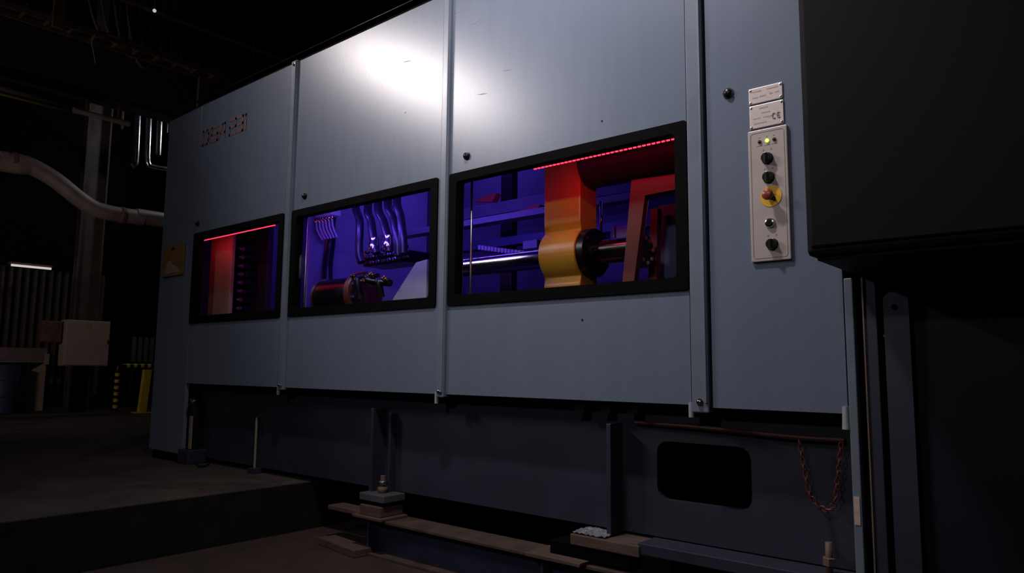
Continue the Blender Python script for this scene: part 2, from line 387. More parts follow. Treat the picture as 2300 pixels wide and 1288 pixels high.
# right-hand frame below the overhanging cabinet
def xpx(u, v, y): return PY(u, v, y).x
MB().box((-0.893, -0.01, PITZ+0.06), (-0.858, 0.04, 1.335), 0.004).build('corner_post', TRIM, mach)
MB().box((-0.856, 0.03, PITZ+0.06), (-0.825, 0.06, 1.335)).build('post_groove', BLACK, mach)
MB().box((-0.823, -0.005, PITZ+0.06), (-0.770, 0.04, 1.335), 0.003).build('side_rail', BASE, mach)
MB().box((-0.823, -0.012, PITZ+0.06), (-0.817, -0.004, 1.335)).build('rail_edge', RUSTY, mach)
MB().box((-0.770, 0.03, PITZ+0.06), (-0.745, 0.06, 1.335)).build('post_groove', BLACK, mach)
pl = rrect(-0.744, -0.650, PITZ+0.06, PY(2030, 655, 0).z, 0.035, -0.005)
pl = MB().prism(pl, (0, 0.03, 0)).build('drilled_plate', BASE, mach)
q = PY(2009, 690, 0); MB().cyl((q.x, -0.007, q.z), (q.x, -0.004, q.z), 0.012, 14).build('plate_hole', BLACK, pl)
q = PY(1985, 755, 0); bolt((q.x, 0.02, q.z), 0.006, mach, 'screw', RUSTY)
MB().box((-0.64, 0.03, PITZ+0.06), (0.5, 0.5, 1.30)).build('lower_housing', mat('near_black_blue', (0.007, 0.0075, 0.016), 0.6, spec=0.2), mach)
q0, q1 = PY(1912, 1115, -0.012), PY(1924, 1180, -0.012)
tag(MB().box((-0.889, -0.0125, q1.z), (-0.866, -0.0105, q0.z)).build('post_label', WHITES), 'small blank off-white label stuck on the blue corner post', 'label')
MB().box((-0.9, -0.03, PITZ), (-0.4, 0.6, PITZ+0.06)).build('frame_foot', BASE, mach)

# lettering on the first door
def strokes(path, w, parent_b, fx, y):
    for a, b in zip(path, path[1:]):
        a, b = fx(*a), fx(*b); d = (b-a); d.normalize(); n = V((-d.z, 0, d.x))*w; e = d*w
        parent_b.prism([a-e-n, b+e-n, b+e+n, a-e+n], (0, -0.003, 0))
glyph = {'D': [[(0, 0), (.75, 0), (1, .25), (1, .75), (.75, 1), (0, 1), (0, 0)]], 'I': [[(0, 0), (0, 1)]],
 'S': [[(0, 0), (1, 0), (1, .5), (0, .5), (0, 1), (1, 1)]], 'A': [[(0, 0), (.6, 1), (1, 1), (1, 0)], [(.3, .38), (1, .38)]],
 '2': [[(0, 1), (1, 1), (1, .5), (0, .5), (0, 0), (1, 0)]], '3': [[(0, 1), (1, 1), (1, 0), (0, 0)], [(.2, .5), (1, .5)]], '1': [[(0, .8), (.45, 1), (.45, 0)]],
 'C': [[(1, .9), (.6, 1), (.2, .85), (0, .5), (.2, .15), (.6, 0), (1, .1)]], 'E': [[(1, .9), (.6, 1), (.2, .85), (0, .5), (.2, .15), (.6, 0), (1, .1)], [(0, .5), (.8, .5)]]}
lx0, lx1 = PY(457, 310, 0).x, PY(556, 275, 0).x; lz = PY(505, 308, 0).z
gw = {'D': 1, 'I': .12, 'S': 1, 'A': 1.05, ' ': .35, '2': 1, '3': .95, '1': .5}
tot = sum(gw[c]+.30 for c in 'DISA 231')-.30; sc = (lx1-lx0)/tot; hh = 0.135; cx = lx0
word = thing('machine_lettering', 'faded orange DISA 231 lettering on the first door', 'lettering', ((lx0+lx1)/2, -0.001, lz))
for c in 'DISA 231':
    if c != ' ':
        b = MB()
        for pth in glyph[c]: strokes(pth, 0.011, b, lambda gx, gz, cx=cx, c=c: V((cx+gx*sc*gw[c], -0.0005, lz+gz*hh)), 0)
        b.build('letter', LETTER, word)
    cx += (gw[c]+.30)*sc

# amber warning sign on the end panel
a, b = PY(370, 556, 0), PY(413, 614, 0)
sx0, sx1, sz0, sz1 = a.x+0.01, b.x, 1.815, 2.125
sg = thing('warning_sign', 'amber square sign plate on the end panel beside the first window', 'sign', ((sx0+sx1)/2, -0.01, sz0))
MB().box((sx0, -0.014, sz0), (sx1, 0.0, sz1), 0.003).build('plate', SIGNM, sg)
MB().prism([(sx0+0.06, -0.0145, sz0+0.03), (sx0+0.38, -0.0145, sz0+0.03), (sx0+0.30, -0.0145, sz0+0.09), (sx0+0.22, -0.0145, sz0+0.11), (sx0+0.16, -0.0145, sz0+0.16), (sx0+0.08, -0.0145, sz0+0.13)], (0, -0.0015, 0)).build('print', SIGNW, sg)
MB().prism([(sx0+0.17, -0.0145, sz1-0.05), (sx0+0.25, -0.0145, sz1-0.05), (sx0+0.21, -0.0145, sz1-0.015)], (0, -0.0015, 0)).build('print', BLACKP, sg)

# ================================================================== control panel and rating plates
c0, c1 = PY(1684, 298, 0), PY(1781, 583, 0)
kx0, kx1 = -1.290, -1.107; kz1, kz0 = 2.062, 1.437
ctl = thing('control_panel', 'tall silver control panel with black knobs and red emergency button', 'control panel', ((kx0+kx1)/2, -0.02, kz0))
MB().box((kx0, -0.016, kz0), (kx1, 0.0, kz1), 0.004).build('face_plate', CTRL, ctl)
io = rrect(kx0+0.012, kx1-0.012, kz0+0.014, kz1-0.014, 0.014, -0.0162); ii = rrect(kx0+0.0145, kx1-0.0145, kz0+0.0165, kz1-0.0165, 0.012, -0.0162)
MB().ring(io, ii, (0, -0.0008, 0)).build('printed_border', INKG, ctl)
def cp(u, v): return PY(u, v, -0.016)
for u, v, mm in ((1706, 319, BLACKP), (1723, 316, GREENL), (1739, 313, BLACKP)):
    q = cp(u, v); MB().lathe((q.x, -0.016, q.z), (0, -1, 0), [(0.0085, 0), (0.0085, 0.004), (0.006, 0.009), (0.0, 0.0105)], 14).build('indicator_led', mm, ctl)
    MB().box((q.x-0.014, -0.0168, q.z-0.021), (q.x+0.014, -0.0158, q.z-0.019)).build('print', INKG, ctl)
    MB().box((q.x-0.004, -0.0168, q.z+0.018), (q.x+0.003, -0.0158, q.z+0.021)).build('print', INKG, ctl)
def knob(u, v, r=0.026):
    q = cp(u, v)
    k = MB().lathe((q.x, -0.016, q.z), (0, -1, 0), [(r*1.05, 0), (r*1.05, 0.006), (r*0.92, 0.008), (r*0.9, 0.024), (r*0.8, 0.028), (0, 0.028)], 24).build('selector_knob', BLACKP, ctl)
    MB().box((q.x-0.006, -0.052, q.z-r*0.85), (q.x+0.006, -0.042, q.z+r*0.85), 0.003).build('grip', BLACKP, k)
    for s in (-1, 1): MB().box((q.x+s*0.018-0.003, -0.0168, q.z+r+0.012), (q.x+s*0.018+0.003, -0.0158, q.z+r+0.02)).build('print', INKG, ctl)
for p in ((1724, 356), (1727, 399), (1735, 549)): knob(*p)
q = cp(1732, 441)
MB().cyl((q.x, -0.016, q.z), (q.x, -0.0185, q.z), 0.049, 32).build('yellow_disc', YDISC, ctl)
es = MB().lathe((q.x, -0.018, q.z), (0, -1, 0), [(0.016, 0), (0.016, 0.036), (0.020, 0.037)], 20).build('button_stem', BLACKP, ctl)
MB().lathe((q.x, -0.053, q.z), (0, -1, 0), [(0.018, 0), (0.0255, 0.004), (0.0255, 0.012), (0.020, 0.021), (0.009, 0.0255), (0, 0.026)], 24).build('mushroom_head', REDB, es)
q = cp(1730, 501)
ks = MB().lathe((q.x, -0.016, q.z), (0, -1, 0), [(0.024, 0), (0.024, 0.004), (0.020, 0.012), (0.013, 0.014)], 20).build('key_switch', CHROME, ctl)
MB().lathe((q.x, -0.029, q.z), (0, -1, 0), [(0.014, 0), (0.014, 0.004), (0, 0.0045)], 16).build('key_barrel', BLACKP, ks)
# rating plates
def plate(name, label, pts, ce=False):
    P = [PY(u, v, -0.004) for u, v in pts]; x0 = min(p.x for p in P); x1 = max(p.x for p in P); z0 = (P[2].z+P[3].z)/2; z1 = (P[0].z+P[1].z)/2
    t = thing(name, label, 'plate', ((x0+x1)/2, -0.004, z0))
    MB().box((x0, -0.007, z0), (x1, 0.0, z1), 0.0015).build('sheet', ALU, t)
    for sx in (x0+0.008, x1-0.008):
        for sz in (z0+0.008, z1-0.008): MB().lathe((sx, -0.007, sz), (0, -1, 0), [(0.006, 0), (0.005, 0.003), (0, 0.0045)], 10).build('rivet', CHROME, t)
    w_ = x1-x0
    rows = [(0.10, 0.38, 0.76), (0.55, 0.88, 0.78), (0.12, 0.28, 0.38), (0.32, 0.52, 0.40), (0.62, 0.72, 0.44), (0.78, 0.90, 0.46)] if not ce else [(0.3, 0.55, 0.84), (0.35, 0.62, 0.62), (0.1, 0.32, 0.42), (0.4, 0.66, 0.42), (0.12, 0.5, 0.2)]
    for a_, b_, h_ in rows: MB().box((x0+a_*w_, -0.0076, z0+h_*(z1-z0)-0.003), (x0+b_*w_, -0.0066, z0+h_*(z1-z0)+0.003)).build('print_line', mat('faint_print', (0.42, 0.36, 0.355), 0.5), t)
    if ce:
        for i, c in enumerate('CE'):
            b_ = MB()
            for pth in glyph[c]: strokes(pth, 0.0016, b_, lambda gx, gz, i=i: V((x0+0.108+i*0.022+gx*0.012, -0.0072, z0+0.030+gz*0.026)), 0)
            b_.build('mark', MATS['faint_print'], t)
plate('rating_plate', 'riveted metal plate with faint rows of print above the CE plate', [(1682, 203), (1756, 184), (1684, 236), (1758, 220)])
plate('rating_plate', 'bright reflective metal plate with a CE mark above the control panel', [(1684, 240), (1758, 225), (1685, 290), (1761, 278)], True)

# ================================================================== overhanging cabinet at the right
cab = thing('overhanging_cabinet', 'large matt black cabinet jutting out past the control side panel', 'cabinet', (0.2, 0.3, 1.36))
BXN = -0.50
cx0 = PY(1811, 577, BXN).x; cz0 = PY(1811, 577, BXN).z
MB().box((cx0, BXN, cz0), (1.2, 1.25, 4.2), 0.02).build('body', BOXM, cab)
MB().box((cx0+0.02, BXN-0.012, cz0+0.03), (1.18, BXN+0.01, 4.1), 0.008).build('front_door', BOXM, cab)
MB().box((cx0+0.03, BXN+0.03, cz0-0.015), (1.17, 1.2, cz0+0.02), 0.004).build('bottom_tray', BOXM, cab)

# ================================================================== inside: third window
RX = PY(1300, 560, 0.42)
yc = thing('guide_carrier', 'ochre yellow upright casting with rounded boss behind the third window', 'machine part', (-2.68, 0.6, 0.86))
yx0, yx1 = PY(1222, 450, 0.40).x, PY(1303, 450, 0.40).x
RY, RZ = 0.50, 1.665; BR = 0.165
prof = [V((yx0, 0.59, 0.86)), V((yx0, 0.40, 0.86)), V((yx0, 0.40, RZ-BR-0.03))]
for k in range(13):
    a_ = math.radians(-62+124*k/12); prof.append(V((yx0, RY-BR*math.cos(a_), RZ+BR*math.sin(a_))))
prof += [V((yx0, 0.40, RZ+BR+0.03)), V((yx0, 0.40, 2.75)), V((yx0, 0.59, 2.75))]
pb = MB(); t = bmesh.new(); n = len(prof); dx = V((yx1-yx0, 0, 0))
A_ = [t.verts.new(p) for p in prof]; B_ = [t.verts.new(p+dx) for p in prof]
t.faces.new(A_); t.faces.new(B_[::-1])
for i in range(n): t.faces.new((A_[i], B_[i], B_[(i+1) % n], A_[(i+1) % n]))
bmesh.ops.bevel(t, geom=[e for e in t.edges], offset=0.008, segments=2, affect='EDGES', profile=0.5)
pb._add(t); pb.build('casting', YEL, yc, 28)
flx = yx1
fg = MB().lathe((flx, RY, RZ), (1, 0, 0), [(0.155, 0), (0.155, 0.05), (0.145, 0.055), (0.10, 0.056), (0.10, 0.085), (0.0, 0.085)], 36).build('boss_flange', BLACKP, yc)
for k in range(8):
    a_ = 2*math.pi*k/8+0.2
    MB().lathe((flx+0.055, RY+0.127*math.cos(a_), RZ+0.127*math.sin(a_)), (1, 0, 0), [(0.014, 0), (0.014, 0.014), (0.006, 0.015)], 8).build('bolt', DARKST, fg)
tag(MB().cyl((-3.92, RY, RZ), (yx0+0.02, RY, RZ), 0.065, 32).build('guide_rod', CHROME), 'polished steel guide rod running left from the yellow casting', 'rod')
rsx = flx+0.086; q_rod = PY(1446, 562, RY).x-0.02
tag(MB().cyl((rsx, RY, RZ), (q_rod, RY, RZ), 0.075, 32).build('piston_rod', mat('dark_polished_steel', (0.22, 0.2, 0.2), 0.18, 1.0)), 'dark polished rod between the black flange and the red bracket', 'rod')
# red swing bracket
rb = thing('red_bracket', 'dark red angled steel bracket at the right of the third window', 'bracket', (-1.9, 0.6, 0.86))
yr = 0.36
def rq(u, v): return PY(u, v, yr)
MB().prism([rq(1417, 404), rq(1600, 378), rq(1600, 412), rq(1447, 437), rq(1421, 660), rq(1395, 660)], (0, 0.05, 0), 0.006).build('frame_plate', REDP, rb)
MB().prism([PY(1455, 660, 0.62), PY(1461, 470, 0.62), PY(1477, 468, 0.62), PY(1473, 660, 0.62)], (0, 0.05, 0)).build('inner_flange', REDP, rb)
q = PY(1446, 562, RY)
ef = MB().lathe((q.x-0.02, RY, RZ-0.02), (1, 0, 0), [(0.105, 0), (0.105, 0.03), (0.0, 0.03)], 32).build('rod_end_flange', BLACKP, rb)
for k in range(8):
    a_ = 2*math.pi*k/8+0.15
    MB().lathe((q.x+0.01, RY+0.075*math.cos(a_), RZ-0.02+0.075*math.sin(a_)), (1, 0, 0), [(0.013, 0), (0.013, 0.012), (0.008, 0.018), (0, 0.019)], 10).build('bolt', SATIN, ef)
a_, b_ = PY(1478, 462, 0.74), PY(1560, 650, 0.74)
tag(MB().box((a_.x, 0.74, 0.86), (-0.97, 0.78, a_.z), 0.004).build('blue_cover', mat('mid_blue_paint', (0.08, 0.12, 0.30), 0.45)), 'dark blue flat cover plate standing behind the red bracket', 'cover')
# upper black drum over the bracket
tag(MB().cyl((max(yx1+0.01, PY(1312, 380, 0.45).x), 0.50, 2.24), (-0.96, 0.50, 2.24), 0.155, 36).build('overhead_cylinder', mat('matt_black_barrel', (0.03, 0.022, 0.02), 0.5, spec=0.3)), 'black horizontal cylinder under the red light strip', 'cylinder')
# rear beams
for z0, z1, y0, nm, lab, mm in ((2.385, 2.50, 1.35, 'cross_beam', 'upper painted cross beam behind the guide rod', INNER), (2.01, 2.09, 1.35, 'cross_beam', 'lower slim cross beam behind the guide rod, above the cable chain', BLUEP)):
    pass
def beam_line(p, q, y, h, d, nm, lab, mm):
    a, b = PY(*p, y), PY(*q, y); z = (a.z+b.z)/2
    return tag(MB().box((a.x-0.4, y, z-h), (-1.0, y+d, z), 0.004).build(nm, mm), lab, 'beam')
beam_line((1060, 468), (1222, 432), 1.15, 0.10, 0.12, 'cross_beam', 'upper mauve cross beam high behind the guide rod', INNER)
beam_line((1060, 545), (1222, 518), 1.30, 0.075, 0.10, 'cross_beam', 'lower slim blue cross beam behind the guide rod', BLUEP)
q = PY(1240, 400, 1.2)
tag(MB().box((PY(1125, 420, 1.5).x, 1.5, 1.0), (PY(1150, 420, 1.5).x, 1.58, 3.4), 0.004).build('rear_post', BLACKP), 'black upright post by the rear wall behind the yellow casting', 'post')
# red flags on the beams
for p, lab in (((1190, 472), 'small red wedge bracket just below the upper cross beam'), ((1095, 446), 'small red wedge bracket just above the upper cross beam')):
    q = PY(*p, 1.08); tag(MB().prism([(q.x-0.16, 1.08, q.z), (q.x+0.05, 1.08, q.z-0.035), (q.x+0.10, 1.08, q.z+0.03), (q.x+0.02, 1.08, q.z+0.03)], (0, 0.06, 0)).build('wedge_bracket', mat('bright_red_paint', (0.7, 0.05, 0.04), 0.4)), lab, 'bracket')
# cable drag chain
dc = thing('drag_chain', 'pale plastic cable drag chain lying behind the guide rod', 'cable chain', (-3.5, 0.95, 1.75))
a, b = PY(1080, 556, 0.95), PY(1185, 570, 0.95); ln = None
for k in range(15):
    p = a.lerp(b, k/14)
    if ln is None: ln = MB().box((p.x-0.014, 0.93, p.z-0.022), (p.x+0.014, 1.0, p.z+0.016), 0.004).build('chain_link', JBOX, dc); lo = ORIGIN[ln]-p
    else: dup(ln, p+lo, dc)
q = PY(1190, 550, 1.0); tag(MB().box((q.x-0.07, 1.0, q.z-0.03), (q.x+0.07, 1.03, q.z+0.035), 0.003).build('terminal_box', GREYP), 'small grey terminal box beside the drag chain', 'box')
# glazed lit bits between casting and bracket
for u, w_, lab in ((1371, 0.03, 'narrow'), (1384, 0.09, 'wide')):
    q = PY(u, 525, 0.9); tag(MB().box((q.x, 0.9, q.z-0.05), (q.x+w_, 0.93, q.z+0.05), 0.003).build('valve_block', GREYP), lab+' grey valve block seen between casting and red bracket', 'valve')
q = PY(1350, 500, 0.7); tag(MB().cyl((q.x, 0.7, q.z-0.12), (q.x, 0.7, q.z+0.14), 0.010, 10).build('sensor_rod', CHROME), 'thin upright sensor rod beside the yellow casting', 'rod')
# guard rods close behind the panes
for u, y, lab in ((1058, 0.10, 'thin bright upright rod just inside the third window'), (1038, 0.10, 'thin grey upright rod at the edge of the third window'), (688, 0.10, 'thin pale upright rod just inside the second window'), (452, 0.08, 'thin pale upright rod just inside the first window')):
    x = PY(u, 560, y).x; tag(MB().cyl((x, y, 0.86), (x, y, 2.19), 0.008, 8).build('guard_rod', STEEL), lab, 'rod')

# ================================================================== inside: second window
jb = thing('junction_box', 'pale junction box with hanging cable glands behind the second window', 'junction box', (-5.1, 0.45, 2.2))
a, b = PY(707, 490, 0.40), PY(745, 470, 0.40)
MB().box((a.x, 0.40, a.z), (b.x, 0.50, a.z+0.20), 0.008).build('box_body', JBOX, jb)
for k in range(6):
    q = PY(711+k*7.0, 494, 0.45)
    g = MB().lathe((q.x, 0.45, a.z+0.002), (0, 0, -1), [(0.016, 0), (0.016, 0.02), (0.011, 0.028), (0.011, 0.035)], 10).build('cable_gland', CHROME, jb)
    MB().tube([(q.x, 0.45, a.z-0.03), (q.x+0.005, 0.46, a.z-0.10), (q.x+0.03-0.004*k, 0.50, a.z-0.18)], 0.009, 8, smooth_path=5).build('cable', JBOX, g)
hc = thing('hydraulic_cylinder', 'black hydraulic cylinder with red rim and bolted end plate behind the second window', 'cylinder', (-4.9, 0.42, 1.4))
CY, CZ = 0.42, 1.52
hx0, hx1 = PY(712, 650, CY-0.1).x, PY(790, 650, CY-0.1).x
MB().cyl((hx0, CY, CZ), (hx1, CY, CZ), 0.155, 40).build('barrel', BLACKP, hc)
MB().lathe((hx0-0.012, CY, CZ), (1, 0, 0), [(0.150, 0), (0.163, 0.004), (0.163, 0.014), (0.155, 0.02)], 40).build('red_rim', REDP, hc)
ep = MB().lathe((hx1, CY, CZ+0.01), (1, 0, 0), [(0.185, 0), (0.185, 0.04), (0.175, 0.05), (0.0, 0.05)], 40).build('end_plate', REDP, hc)
for k in range(8):
    a_ = 2*math.pi*k/8+0.3
    MB().lathe((hx1+0.05, CY+0.14*math.cos(a_), CZ+0.01+0.14*math.sin(a_)), (1, 0, 0), [(0.022, 0), (0.022, 0.02), (0.012, 0.022), (0.012, 0.035), (0, 0.037)], 10).build('bolt', STEEL, ep)
# port elbows on the end plate
for (u0, v0), (u1, v1) in (((800, 628), (806, 672)), ((848, 632), (852, 668)), ((826, 622), (872, 636))):
    p, q = PY(u0, v0, 0.24), PY(u1, v1, 0.24)
    tag(MB().tube([(p.x, 0.34, p.z+0.01), (p.x, 0.25, p.z+0.005), (p.x+0.02, 0.24, p.z-0.03), (q.x, 0.26, q.z)], 0.027, 14, smooth_path=6).build('pipe_elbow', DARKST), 'dark curved pipe elbow in front of the cylinder end plate', 'pipe', 'pipe elbows on the cylinder end')
for u, v in ((788, 620), (810, 632), (829, 617), (858, 626)):
    q = PY(u, v, 0.20); tag(MB().lathe((q.x, 0.24, q.z), (0, -1, 0), [(0.024, 0), (0.024, 0.02), (0.015, 0.026), (0.012, 0.04), (0, 0.043)], 12).build('hex_fitting', mat('brass', (0.75, 0.42, 0.2), 0.22, 1.0)), 'shiny brass fitting in front of the cylinder end plate', 'fitting', 'brass fittings on the cylinder end')
# grey gusset plate
tp = [PY(882, 672, 0.30), PY(957, 676, 0.30), PY(957, 583, 0.30), PY(934, 590, 0.30)]
tag(MB().prism([(tp[0].x, 0.30, 1.30), (tp[1].x, 0.30, 1.30), (tp[1].x, 0.30, tp[2].z), (tp[3].x, 0.30, tp[3].z), (tp[0].x, 0.30, tp[0].z)], (0, 0.03, 0), 0.003).build('gusset_plate', GREYP), 'light grey triangular gusset plate at the right of the second window', 'plate')
# valve manifold
mf = thing('valve_manifold', 'dark valve manifold block with rows of fittings below the hoses', 'manifold', (-4.6, 0.62, 1.7))
a, b = PY(815, 600, 0.60), PY(915, 560, 0.60)
MB().box((a.x, 0.60, a.z), (b.x, 0.85, b.z), 0.01).build('manifold_block', DARKST, mf)
for r_ in range(3):
    for k in range(8):
        q = PY(820+k*12.5, 592-k*2-r_*13, 0.57)
        MB().lathe((q.x, 0.605, q.z), (0, -1, 0), [(0.020, 0), (0.020, 0.018), (0.014, 0.020), (0.014, 0.035), (0, 0.037)], 10).build('fitting', STEEL, mf)
# hoses
for i, (us, col) in enumerate((([(800, 440), (808, 500), (806, 560), (812, 590)], HOSE), ([(828, 450), (834, 500), (840, 545), (846, 570)], HOSE), ([(850, 445), (862, 500), (872, 540), (874, 566)], HOSE), ([(872, 440), (884, 490), (893, 540), (895, 575)], HOSE), ([(893, 430), (900, 490), (905, 540), (906, 570)], HOSE), ([(745, 480), (742, 540), (735, 600), (736, 650)], HOSE))):
    yy = 0.50+0.02*(i % 2) if i < 5 else 0.60
    P = [PY(u, v, yy) for u, v in us]; top = P[0]+V((-0.03, 0.2, 0.7)); P = [top]+P
    tag(MB().tube(P, 0.034 if i < 5 else 0.048, 14, smooth_path=8).build('hydraulic_hose', col), 'black hydraulic hose dropping into the valve manifold' if i < 5 else 'thick dark hose hanging beside the junction box', 'hose', 'hoses into the manifold' if i < 5 else None)
    if i in (1, 2):
        q = P[3]; tag(MB().lathe((q.x, yy, q.z-0.06), (0.05, 0, 1), [(0.045, 0), (0.045, 0.05), (0.038, 0.06), (0.038, 0.10)], 12).build('hose_coupling', CHROME), 'chromed coupling around a black hydraulic hose', 'coupling', 'hose couplings')
beam_line((920, 515), (975, 508), 0.95, 0.05, 0.12, 'cross_beam', 'pale slim beam at the right of the second window', GREYP)
tag(MB().box((-5.56, 0.45, 0.86), (-5.52, 1.89, 3.4), 0.005).build('inner_bulkhead', mat('pale_shield_paint', (0.40, 0.40, 0.46), 0.4, 0, 0.15, 4)), 'flat pale bulkhead between the cylinder and the valve stack', 'bulkhead')

# ================================================================== inside: first window
yp = 0.26
a, b = PY(473, 560, yp), PY(521, 560, yp)
tag(MB().box((a.x, yp, 0.86), (b.x, yp+0.04, 2.7), 0.01).build('cream_column', CREAM), 'cream painted square column behind the first window', 'column')
for k in range(9):
    z = 1.42+k*0.085; x = PY(541, 600, 0.45).x
    v_ = thing('small_valve', 'small steel valve in the stack beside the cream column', 'valve', (x, 0.45, z-0.03), 'valves beside the cream column')
    MB().box((x-0.09, 0.47, z-0.03), (x+0.07, 0.56, z+0.03), 0.006).build('valve_body', DARKST, v_)
    MB().lathe((x, 0.472, z), (0, -1, 0), [(0.024, 0), (0.024, 0.018), (0.014, 0.022), (0.014, 0.05), (0, 0.056)], 12).build('fitting', SATIN, v_)
    MB().lathe((x-0.07, 0.472, z+0.01), (0, -1, 0), [(0.014, 0), (0.014, 0.02), (0, 0.022)], 10).build('plug', STEEL, v_)
q = PY(515, 600, 0.62); tag(MB().box((-7.40, 0.62, 0.86), (PY(600, 600, 0.62).x, 0.68, 2.9), 0.006).build('dark_bulkhead', mat('dark_bulkhead_paint', (0.05, 0.045, 0.06), 0.5)), 'dark upright bulkhead behind the valve stack', 'bulkhead')

# ================================================================== LED strips
def led(name, x0, x1, y, z, m_, lab, n, power, col, aim_dy=0.5, aim_dz=-0.6):
    t = thing(name, lab, 'light strip', ((x0+x1)/2, y, z))
    MB().box((x0, y-0.012, z+0.004), (x1, y+0.014, z+0.012), 0.002).build('housing', BLACKP, t)
    s = (x1-x0)/n; pr_ = None
    for k in range(n):
        c = V((x0+(k+0.5)*s, y, z))
        if pr_ is None: pr_ = MB().box((c.x-s*0.34, y-0.005, z-0.003), (c.x+s*0.34, y+0.005, z+0.004), 0.002).build('led', m_, t); off = ORIGIN[pr_]-c
        else: dup(pr_, c+off, t)
    area(name+'_glow', ((x0+x1)/2, y+0.002, z-0.009), ((x0+x1)/2, y+aim_dy, z+aim_dz), x1-x0, 0.012, power, col)
led('red_light_strip', -2.66, -1.685, 0.08, 2.139, LEDR, 'bright red light strip along the top of the third window', 34, 1.1, (1, 0.03, 0.09))
led('red_light_strip', -6.80, -5.47, 0.08, 2.138, LEDR, 'red light strip along the top of the first window', 40, 0.9, (1, 0.03, 0.06))
led('blue_light_strip', -5.0, -3.50, 0.09, 2.156, LEDB, 'blue light strip along the top of the second window', 44, 11.0, (0.14, 0.06, 1.0), 0.5, -0.12)
led('blue_light_strip', -7.0, -6.2, 1.10, 2.75, LEDB, 'short added blue fill strip behind the dark bulkhead', 16, 6.0, (0.13, 0.06, 1.0), 0.2)  # unseen strip added to turn the far left interior blue
led('blue_light_strip', -5.4, -4.0, 1.10, 3.20, LEDB, 'added blue fill strip under the machine roof', 30, 14.0, (0.13, 0.06, 1.0), 0.2)  # added blue fill for the middle of the interior
led('blue_light_strip', -3.9, -1.2, 1.70, 3.10, LEDB, 'added blue fill strip high on the rear wall of the machine', 40, 2.4, (0.13, 0.06, 1.0), -0.2)  # added blue fill for the back of the interior

# ================================================================== feet, blocks and support beam in the pit
def ibeam(name, x0, x1, yc_, z0, z1, w_, mtl, lab):
    t = thing(name, lab, 'beam', ((x0+x1)/2, yc_, z0))
    RUSTD = mat('sooty_rust', (0.055, 0.036, 0.030), 0.75, 0.0, 0.35, 8)
    MB().box((x0, yc_-w_/2, z1-0.018), (x1, yc_+w_/2, z1), 0.003).build('top_flange', RUSTD, t)
    MB().box((x0, yc_-w_/2, z0), (x1, yc_+w_/2, z0+0.018), 0.003).build('bottom_flange', RUSTD, t)
    MB().box((x0, yc_-0.012, z0+0.018), (x1, yc_+0.012, z1-0.018)).build('web', mtl, t)
    for k in range(3):
        xx = x0+0.01+k*(x1-x0-0.03)/2; MB().box((xx, yc_-w_/2+0.01, z0+0.018), (xx+0.015, yc_+w_/2-0.01, z1-0.018)).build('stiffener', mtl, t)
    return t
ibeam('support_beam', -4.0, -1.0, 0.07, PITZ, -0.075, 0.22, mat('dark_blue_beam', (0.022, 0.030, 0.075), 0.6, 0, 0.3, 4), 'blue steel I-beam lying in the pit under the machine front')
lf = thing('levelling_jack', 'grey levelling foot with upright threaded stud below the base rib', 'foot', (-3.92, 0.06, 0.0))
q = PY(862, 1110, 0.06)
MB().box((q.x-0.14, -0.04, 0.035), (q.x+0.12, 0.15, 0.085), 0.006).build('foot_plate', mat('grimy_grey', (0.06, 0.06, 0.072), 0.6), lf)
MB().cyl((q.x, 0.05, 0.085), (q.x, 0.05, 0.20), 0.018, 12).build('stud', RUSTY, lf)
MB().lathe((q.x, 0.05, 0.085), (0, 0, 1), [(0.036, 0), (0.036, 0.035), (0.03, 0.04)], 6).build('nut', RUSTY, lf)
MB().lathe((q.x, 0.05, 0.14), (0, 0, 1), [(0.030, 0), (0.030, 0.022), (0.026, 0.025)], 6).build('nut', STEEL, lf)
MB().box((q.x-0.12, -0.03, 0.01), (q.x+0.10, 0.15, 0.035), 0.004).build('rubber_pad', BLACK, lf)
tag(MB().box((q.x-0.12, -0.05, -0.058), (q.x+0.10, 0.15, 0.01), 0.006).build('wooden_block', WOOD), 'short wooden packing block beneath the grey levelling foot', 'block')
tag(MB().box((q.x-0.16, -0.08, -0.075), (q.x+0.14, 0.16, -0.058), 0.003).build('packing_plate', WOOD), 'flat rusty plate between packing block and blue beam', 'plate')
a = PY(750, 1137, 0.10)
tag(MB().box((a.x-0.02, 0.06, a.z-0.02), (q.x-0.125, 0.20, a.z+0.01), 0.004).build('plank', WOOD), 'narrow dirty plank poking out left of the levelling foot', 'plank')
MB_ = PZ(770, 1215, PITZ+0.06)
tag(MB().prism([(MB_.x-0.25, MB_.y-0.03, PITZ), (MB_.x+0.25, MB_.y-0.10, PITZ), (MB_.x+0.27, MB_.y+0.05, PITZ), (MB_.x-0.22, MB_.y+0.10, PITZ)], (0, 0, 0.05), 0.005).build('plank', WOOD), 'short plank lying flat on the pit floor by the beam end', 'plank')
a, b = PY(1285, 1195, -0.02), PY(1440, 1228, -0.02)
tag(MB().box((a.x, -0.04, 0.015), (b.x, 0.20, 0.072), 0.006).build('wooden_block', WOOD), 'long wooden packing block with crumpled foil on it below the second rib', 'block')
fo = MB(); t = bmesh.new(); bmesh.ops.create_grid(t, x_segments=14, y_segments=8, size=1)
for v in t.verts:
    v.co = V((a.x+0.11+v.co.x*0.10, 0.05+v.co.y*0.08, 0.078+random.uniform(-0.003, 0.010)))
ext = bmesh.ops.extrude_face_region(t, geom=list(t.faces)); bmesh.ops.translate(t, vec=(0, 0, 0.003), verts=[g for g in ext['geom'] if isinstance(g, bmesh.types.BMVert)])
fo._add(t); tag(fo.build('foil_scrap', FOIL), 'crumpled silver foil scrap lying on the long wooden block', 'foil')
a, b = PY(1215, 1275, 0.0), PY(1340, 1262, 0.0)
